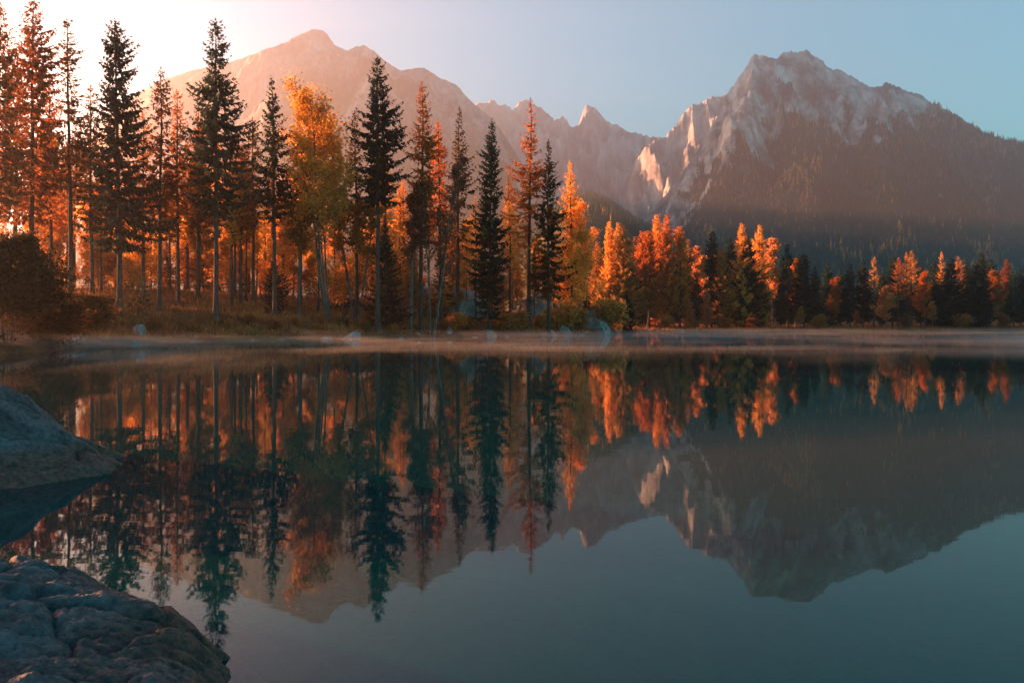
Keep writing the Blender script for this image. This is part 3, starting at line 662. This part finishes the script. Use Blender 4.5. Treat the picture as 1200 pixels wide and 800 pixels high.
# pale bent snag at the far waterline
X = px2x(757, 253); zz = np.linspace(0, 1, 8)
t1 = tube(np.stack([0.8 * np.sin(zz * 2.2), 0 * zz, zz * 7.2 - 0.2], -1), 0.22 * (1 - zz) + 0.04, 6); t2 = tube(np.stack([0.5 + 1.4 * zz, 0.2 * zz, 3 + 1.8 * zz], -1), 0.09 * (1 - zz) + 0.02, 5)
e = empty('dead_snag', (X, 253, float(ground_z(np.array(X), np.array(253.)))))
obj('trunk', make_mesh('trunk', *[t1[0], [t1[1]]], M_BIRCH, True), e); obj('branch', make_mesh('branch', *[t2[0], [t2[1]]], M_BIRCH, True), e)
tag(e, 'pale bent dead snag at the far waterline', 'dead tree')

# ------------------------------------------------------------------ shrubs
big = broadleaf(4000, 7.2, 9, 0.05, 3.6, 26000, 0.20, 0.7, M_BARK, mat=M_LEAF)
hb_ = max(v.co.z for v in big[1].vertices)
plant('willow_bush', big, px2x(10, 43.5), 43.5, py2z(266, 43) - 0.3, hb_, (0.045, 0.042, 0.022), 'large dark rounded bush overhanging the water at the left edge', 'bush', None, 0, 1.0, ('stems', 'foliage'))
plant('willow_bush', big, px2x(58, 49), 49.5, py2z(322, 49) - 0.3, hb_, (0.075, 0.045, 0.020), 'lower brownish bush between large dark bush and round boulder', 'bush', None, 2.1, 1.15, ('stems', 'foliage'))
plant('willow_bush', big, px2x(96, 63), 63, py2z(350, 63), hb_, (0.10, 0.048, 0.02), 'rusty low bush on the bank just left of the round boulder', 'bush', None, 4.0, 1.5, ('stems', 'foliage'))
SH = [broadleaf(4100 + i, 3.0, 6, 0.05, 1.5, 2200, 0.16, 0.7, M_BARK) for i in range(3)]
SHH = [max(v.co.z for v in s[1].vertices) for s in SH]
SHR = [(178, 372, 77, BROWN), (205, 362, 88, RUST), (232, 378, 86, RUST), (268, 372, 88, RUST), (292, 366, 92, BROWN), (322, 374, 91, BROWN), (346, 370, 95, RUST), (372, 378, 95, RUST), (430, 376, 96, BROWN), (462, 378, 99, RUST), (520, 372, 108, RUST),
       (534, 364, 110, LARCH), (548, 370, 112, RUST), (590, 362, 116, RUST), (612, 360, 122, RUST), (632, 366, 126, RUST), (648, 356, 130, LARCH), (664, 352, 132, LARCH), (676, 358, 134, RUST), (700, 350, 146, RUST), (715, 344, 152, LARCH), (155, 366, 80, RUST), (118, 352, 70, BROWN),
       (780, 366, 259, RUST), (850, 368, 265, RUST), (880, 370, 268, BROWN), (960, 366, 275, RUST), (1060, 368, 285, BROWN), (1130, 366, 292, RUST), (1175, 364, 297, RUST)]
for n, (px, top, Y, colr) in enumerate(sorted(SHR)):
    X, H = place_px(px, top, Y); H = max(H, 0.9); k = n % 3
    where = 'on the wooded left shore' if px < 730 else 'on the far grassy bank'
    kk = n if px < 730 else n - sum(1 for s in SHR if s[0] < 730)
    plant('shrub', SH[k], X, Y, H, SHH[k], colr, f'low autumn coloured shrub {where}, {ordinal(kk)} from the left', 'shrub', 'autumn shrubs along the shores', n * 1.1, rg.uniform(1.0, 1.5), ('stems', 'foliage'))

# ------------------------------------------------------------------ grass and ground cover (uncountable)
m, nt = new_mat('autumn_grass')
at = nt.nodes.new('ShaderNodeAttribute'); at.attribute_name = 'tint'
r = ramp(nt, [(0.0, (0.08, 0.042, 0.022)), (0.5, (0.27, 0.10, 0.036)), (1.0, (0.48, 0.20, 0.065))], at.outputs['Fac'])
d = nt.nodes.new('ShaderNodeBsdfDiffuse'); t = nt.nodes.new('ShaderNodeBsdfTranslucent'); lk(nt, r.outputs[0], d.inputs[0]); lk(nt, r.outputs[0], t.inputs[0])
mx = nt.nodes.new('ShaderNodeMixShader'); mx.inputs[0].default_value = 0.35; lk(nt, d.outputs[0], mx.inputs[1]); lk(nt, t.outputs[0], mx.inputs[2]); out(nt, mx.outputs[0]); M_GRASS = m
def grass(name, label, pts, hmin, hmax, seed, w=0.05):
    r_ = np.random.default_rng(seed); n = len(pts)
    ph = r_.random(n) * 6.28; h = r_.uniform(hmin, hmax, n)
    P = np.stack([pts[:, 0], pts[:, 1], ground_z(pts[:, 0], pts[:, 1]) - 0.03], -1)
    side = np.stack([np.cos(ph), np.sin(ph), 0 * ph], -1) * (w * (0.6 + r_.random(n)))[:, None]
    tip = P + np.stack([r_.normal(0, 0.35, n) * h, r_.normal(0, 0.35, n) * h, h], -1)
    V = np.stack([P - side, P + side, tip], 1).reshape(-1, 3)
    tn = np.clip(0.5 + 0.3 * fbm(pts[:, 0] * 0.25, pts[:, 1] * 0.25, 0, seed, 3) * 2 + 0.15 * r_.normal(size=n), 0, 1)
    return tag(obj(name, make_mesh(name, V, [np.arange(3 * n).reshape(n, 3)], M_GRASS, False, {'tint': np.repeat(tn, 3)})), label, 'grass', None, 'stuff')
r_ = np.random.default_rng(3)
pts = np.stack([r_.uniform(-62, 32, 240000), r_.uniform(38, 185, 240000)], -1)
dd = signed_dist(pts[:, 0], pts[:, 1], LAKE)
clump = fbm(pts[:, 0] * 0.5, pts[:, 1] * 0.5, 0, 88, 3)
pts = pts[(dd > 0.3) & (pts[:, 1] > 64) & (r_.random(len(pts)) < np.exp(-dd / 30)) & (clump > -0.25)][:90000]
grass('shore_grass', 'rusty grass and bracken covering the wooded left shore', pts, 0.25, 0.95, 5, 0.07)
pts = np.stack([r_.uniform(25, 215, 60000), r_.uniform(248, 320, 60000)], -1)
dd = signed_dist(pts[:, 0], pts[:, 1], LAKE); pts = pts[(dd > 0.2) & (r_.random(len(pts)) < np.exp(-dd / 12))][:30000]
grass('bank_grass', 'pale rusty reeds along the far grassy bank', pts, 0.4, 1.3, 6, 0.12)

# ------------------------------------------------------------------ boulders
def boulder(seed, sx, sy, sz, sub=5, cut=0.55, rough=0.16):
    import bmesh
    bm = bmesh.new(); bmesh.ops.create_icosphere(bm, subdivisions=sub, radius=1.0)
    V = np.array([v.co[:] for v in bm.verts]); Fq = np.array([[v.index for v in f.verts] for f in bm.faces]); bm.free()
    r_ = np.random.default_rng(seed)
    for q in range(14):           # planar facets
        nrm = unit(r_.normal(0, 1, 3)); lim = r_.uniform(0.45, 0.85); dt = V @ nrm
        V = V - np.clip(dt - lim, 0, None)[:, None] * nrm * 0.9
    nr = unit(V); o = seed * 3.7
    V = V + nr * (rough * fbm(V[:, 0] * 1.6 + o, V[:, 1] * 1.6, V[:, 2] * 1.6, seed, 5) + 0.07 * (ridged(V[:, 0] * 3 + o, V[:, 1] * 3, V[:, 2] * 3, seed + 3, 4) - 0.7))[:, None]
    V = V * np.array([sx, sy, sz])
    return V, Fq
BO = [  # px centre, waterline/base row, top row, width px, distance, material, label
    (125, 398, 364, 40, 76, 's', 'large round grey boulder on the shore beside the dark bush'),
    (163, 402, 380, 22, 74, 's', 'small bright broken rock right of the round boulder'),
    (204, 390, 376, 20, 82, 's', 'low grey stone half hidden by shrubs near the shore'),
    (408, 397, 383, 34, 92, 's', 'pale angular rock at the waterline below the tallest middle spruce'),
    (382, 397, 390, 24, 91, 's', 'flat low stone just left of the pale angular rock'),
    (430, 396, 390, 16, 93, 's', 'small low stone just right of the pale angular rock'),
    (525, 392, 381, 14, 109, 's', 'small grey stone in the grass by the thin birches'),
    (574, 384, 371, 26, 112, 's', 'broken grey stones at the foot of the dense dark spruce'),
    (592, 380, 370, 14, 116, 's', 'small pale stone in the grass right of the dense spruce'),
    (640, 394, 386, 30, 124, 's', 'flat pale slab lying at the waterline of the point'),
    (660, 386, 375, 17, 130, 's', 'squat grey rock behind the flat pale slab'),
    (668, 391, 383, 15, 128, 's', 'small pale rock wedged before the squat grey rock'),
    (682, 392, 385, 14, 131, 's', 'small rounded stone left of the big slanted boulder'),
    (698, 390, 360, 46, 146, 's', 'big slanted grey boulder at the end of the point'),
    (540, 372, 325, 120, 134, 'd', 'broad dark mossy rock outcrop inside the wood'),
    (618, 366, 341, 70, 140, 'd', 'grey rock ledge behind the tall open larch'),
    (488, 366, 334, 84, 128, 'd', 'dark sloping outcrop behind the thin birches'),
    (300, 398, 393, 14, 90, 's', 'tiny stone at the misty waterline below the wood'),
    (240, 396, 388, 18, 86, 's', 'small grey stone near the flared spruce trunk'),
    (800, 389, 385, 12, 256, 's', 'small stone at the far waterline below the dark spruces'),
]
for i, (cx, by, ty, w, Y, mt, label) in enumerate(BO):
    X = px2x(cx, Y); sx = w / F * Y / 2; ztop = py2z(ty, Y); zb = py2z(by, Y)
    g0 = min(zb, float(ground_z(np.array(X), np.array(Y)))) if mt == 's' else float(ground_z(np.array(X), np.array(Y))) - 0.5
    gl_ = float(ground_z(np.array(X), np.array(Y)))
    if mt == 's' and gl_ < zb: ztop = max(gl_, 0) + (by - ty) / F * Y * 0.9; g0 = min(gl_, 0.0) if gl_ < 0.1 else gl_ - 0.1
    hh = max(ztop - g0, 0.25)
    V, Fq = boulder(50 + i, sx * 1.08, max(sx * 0.8, 0.5), hh * 1.02, 5 if w > 30 else 4)
    if 'slanted' in label: V[:, 2] *= np.interp(V[:, 0], [-sx, -0.2 * sx, sx], [1.0, 1.05, 0.35])
    tag(obj('rock_outcrop' if mt == 'd' else 'boulder', make_mesh('boulder', V, [Fq], M_ROCK_DARK if mt == 'd' else M_ROCK_SHORE, False), None, (X, Y, g0)), label, 'rock', 'rocks along the left shore' if cx < 730 else None)

r_ = np.random.default_rng(77); STONES = [boulder(900 + i, 1.0, 0.8, 0.6, 3) for i in range(5)]
STONES = [make_mesh('stone', V, [Fq], M_ROCK_SHORE, False) for V, Fq in STONES]
spots = []
for a, b in zip(LAKE[10:24], LAKE[11:25]):
    for q in range(max(1, int(np.linalg.norm(b - a) / 4.2))):
        t_ = r_.random(); p_ = a + (b - a) * t_ + r_.normal(0, 0.7, 2); spots.append((HX + F * p_[0] / p_[1], p_[0], p_[1]))
for n, (_, x_, y_) in enumerate(sorted(spots)):
    sc_ = float(r_.uniform(0.22, 0.75)); o = obj('stone', STONES[n % 5], None, (x_, y_, max(float(ground_z(np.array(x_), np.array(y_))), 0.0) + 0.02))
    o.scale = (sc_, sc_, sc_ * 0.7); o.rotation_euler = (0, 0, float(r_.random() * 6.28))
    tag(o, f'small grey stone along the waterline of the wooded point, {ordinal(n)} from the left', 'stone', 'small stones along the waterline')
# foreground rocks: height fields over their real footprint, undercut below the water
def worley(x, y, seed):
    ix, iy = np.floor(x), np.floor(y); f1 = np.full(x.shape, 9.0); f2 = f1.copy(); bx = np.zeros(x.shape); by = bx.copy(); cx = bx.copy(); cy_ = bx.copy()
    for a in (-1, 0, 1):
        for b in (-1, 0, 1):
            jx, jy = ix + a, iy + b; z0 = np.zeros(x.shape)
            px_, py_ = jx + hash01(jx, jy, z0, seed), jy + hash01(jx, jy, z0, seed + 1)
            d = np.hypot(x - px_, y - py_); near = d < f1
            f2 = np.where(near, f1, np.minimum(f2, d)); bx = np.where(near, jx, bx); by = np.where(near, jy, by)
            cx = np.where(near, px_, cx); cy_ = np.where(near, py_, cy_); f1 = np.where(near, d, f1)
    z0 = np.zeros(x.shape); h = lambda k: hash01(bx, by, z0, seed + k) - 0.5
    return f2 - f1, h(5), (x - cx) * h(6) + (y - cy_) * h(7)
def height_rock(name, label, xs, ys, hfun, seed, crack):
    XX, YY = np.meshgrid(xs, ys, indexing='ij'); Z = hfun(XX, YY)
    w = 0.16 * fbm(XX * 1.3, YY * 1.3, 0, seed, 4); w2 = 0.16 * fbm(XX * 1.3, YY * 1.3, 7, seed, 4)
    a = math.radians(crack); u = XX * math.cos(a) + YY * math.sin(a) + w; v_ = -XX * math.sin(a) + YY * math.cos(a) + w2
    for (su, sv, A, S, G, gw, k) in ((0.8, 2.0, 0.07, 0.16, 0.10, 0.05, 1), (2.2, 4.5, 0.030, 0.09, 0.035, 0.06, 2), (6.0, 9.0, 0.012, 0.04, 0.012, 0.08, 3)):
        edge, hh, sl = worley(u * su, v_ * sv, seed + 40 * k)      # fractured blocks: each tilted a little, a groove between neighbours
        Z = Z + A * hh + S * sl / su - G * np.exp(-edge / gw)
    Z = Z + 0.07 * fbm(XX * 1.7, YY * 1.7, 0, seed + 4, 5, 0.5) + 0.03 * fbm(XX * 9, YY * 9, 0, seed + 6, 6, 0.75)
    Z = np.maximum(Z, -0.9)
    return tag(obj(name, make_mesh(name, np.stack([XX, YY, Z], -1), [grid_faces(len(xs), len(ys))], M_ROCK_NEAR, True)), label, 'rock', None)
def rock1(X, Y):
    X = X + 0.16; crest = np.interp(X, [-8.5, -6.5, -5.47, -5.26, -5.11, -5.0, -4.92, -4.77, -4.45, -4.15, -3.95, -3.7], [1.25, 1.0, 0.86, 0.81, 0.75, 0.64, 0.53, 0.42, 0.23, 0.09, -0.04, -0.3])
    yc = np.interp(X, [-8.5, -5.5, -4.5, -3.9], [9.2, 8.6, 8.4, 8.1]); yf = np.interp(X, [-8.5, -5.5, -4.4, -3.95], [5.2, 6.2, 6.85, 7.9]); yb = yc + 1.3
    s = np.where(Y < yc, (yc - Y) / (yc - yf), (Y - yc) / (yb - yc))
    return np.maximum(crest + 0.10, 0.02) * (1 - np.clip(s, 0, 3) ** 1.6) - 0.15 * np.clip(s, 0, 3) - 0.06 - 2.0 * np.clip(X + 3.95, 0, 1)
height_rock('shore_rock', 'large blue grey rock sloping into the water at the left edge', np.linspace(-7.6, -3.7, 310), np.linspace(5.6, 10.0, 270), rock1, 301, 35)
R2 = np.array([(-1.60, 4.0), (-1.42, 3.72), (-1.2, 3.36), (-1.02, 2.8), (-0.98, 1.9), (-3.6, 1.9), (-3.6, 4.5), (-2.7, 4.45), (-2.2, 4.35), (-1.85, 4.2)])
def rock2(X, Y):
    d = -signed_dist(X, Y, R2)
    h = np.where(d > 0, 0.46 * d / (d + 0.30) + 0.05 * d, 0.9 * d)
    return h + 0.06 * np.clip(-1.9 - X, 0, 1) - 0.02
height_rock('shore_rock', 'rounded blue grey rock filling the bottom left corner', np.linspace(-3.4, -0.8, 300), np.linspace(2.0, 4.6, 290), rock2, 331, 50)

# ------------------------------------------------------------------ mist lying on the water
m, nt = new_mat('water_mist')
g = nt.nodes.new('ShaderNodeNewGeometry'); P = g.outputs['Position']
sx = nt.nodes.new('ShaderNodeSeparateXYZ'); lk(nt, P, sx.inputs[0])
mp = nt.nodes.new('ShaderNodeMapping'); mp.inputs['Scale'].default_value = (0.028, 0.055, 0.6); lk(nt, P, mp.inputs['Vector'])
n1 = noise(nt, mp.outputs[0], 1.0, 4, 0.6, 0.4)
k1 = nt.nodes.new('ShaderNodeMapRange'); lk(nt, n1.outputs[0], k1.inputs[0]); k1.inputs[1].default_value = 0.50; k1.inputs[2].default_value = 0.74; k1.inputs[3].default_value = 0.0; k1.inputs[4].default_value = 1.0
k2 = nt.nodes.new('ShaderNodeMapRange'); lk(nt, sx.outputs[2], k2.inputs[0]); k2.inputs[1].default_value = 0.0; k2.inputs[2].default_value = 1.3; k2.inputs[3].default_value = 1.0; k2.inputs[4].default_value = 0.0
k2.interpolation_type = 'SMOOTHSTEP'
k3 = nt.nodes.new('ShaderNodeMapRange'); lk(nt, sx.outputs[1], k3.inputs[0]); k3.inputs[1].default_value = 26; k3.inputs[2].default_value = 62; k3.interpolation_type = 'SMOOTHSTEP'
k4 = nt.nodes.new('ShaderNodeMapRange'); lk(nt, sx.outputs[1], k4.inputs[0]); k4.inputs[1].default_value = 70; k4.inputs[2].default_value = 170; k4.inputs[3].default_value = 1.0; k4.inputs[4].default_value = 0.22
m0 = nt.nodes.new('ShaderNodeMath'); m0.operation = 'MULTIPLY'; lk(nt, k3.outputs[0], m0.inputs[0]); lk(nt, k4.outputs[0], m0.inputs[1])
m1 = nt.nodes.new('ShaderNodeMath'); m1.operation = 'MULTIPLY'; lk(nt, k1.outputs[0], m1.inputs[0]); lk(nt, k2.outputs[0], m1.inputs[1])
m2 = nt.nodes.new('ShaderNodeMath'); m2.operation = 'MULTIPLY'; lk(nt, m1.outputs[0], m2.inputs[0]); lk(nt, m0.outputs[0], m2.inputs[1])
m3 = nt.nodes.new('ShaderNodeMath'); m3.operation = 'MULTIPLY'; lk(nt, m2.outputs[0], m3.inputs[0]); m3.inputs[1].default_value = 0.075
v = nt.nodes.new('ShaderNodeVolumePrincipled'); v.inputs['Color'].default_value = (0.97, 0.97, 0.97, 1); v.inputs['Anisotropy'].default_value = 0.6; lk(nt, m3.outputs[0], v.inputs['Density'])
out(nt, None, v.outputs[0])
m.cycles.volume_step_rate = 0.1
lo = np.array([-31., 24., 0.02]); hi = np.array([205., 288., 1.4])
Vb = np.array([[(lo, hi)[i][0], (lo, hi)[j][1], (lo, hi)[k][2]] for i in (0, 1) for j in (0, 1) for k in (0, 1)])
Fb = [np.array([(0, 1, 3, 2), (4, 6, 7, 5), (0, 4, 5, 1), (2, 3, 7, 6), (0, 2, 6, 4), (1, 5, 7, 3)])]
tag(obj('mist', make_mesh('mist', Vb, Fb, m)), 'thin glowing mist lying low over the lake water', 'mist', None, 'stuff')
# ------------------------------------------------------------------ haze over the whole valley
m, nt = new_mat('valley_haze')
v = nt.nodes.new('ShaderNodeVolumePrincipled'); v.inputs['Color'].default_value = (0.93, 0.95, 1.0, 1); v.inputs['Density'].default_value = 1.4e-4; v.inputs['Anisotropy'].default_value = 0.73
out(nt, None, v.outputs[0])
lo = np.array([-3500., -70., -7.5]); hi = np.array([7000., 7000., 1740.])
Vb = np.array([[(lo, hi)[i][0], (lo, hi)[j][1], (lo, hi)[k][2]] for i in (0, 1) for j in (0, 1) for k in (0, 1)])
Fb = [np.array([(0, 1, 3, 2), (4, 6, 7, 5), (0, 4, 5, 1), (2, 3, 7, 6), (0, 2, 6, 4), (1, 5, 7, 3)])]
tag(obj('haze', make_mesh('haze', Vb, Fb, m)), 'pale morning haze filling the valley air', 'haze', None, 'stuff')
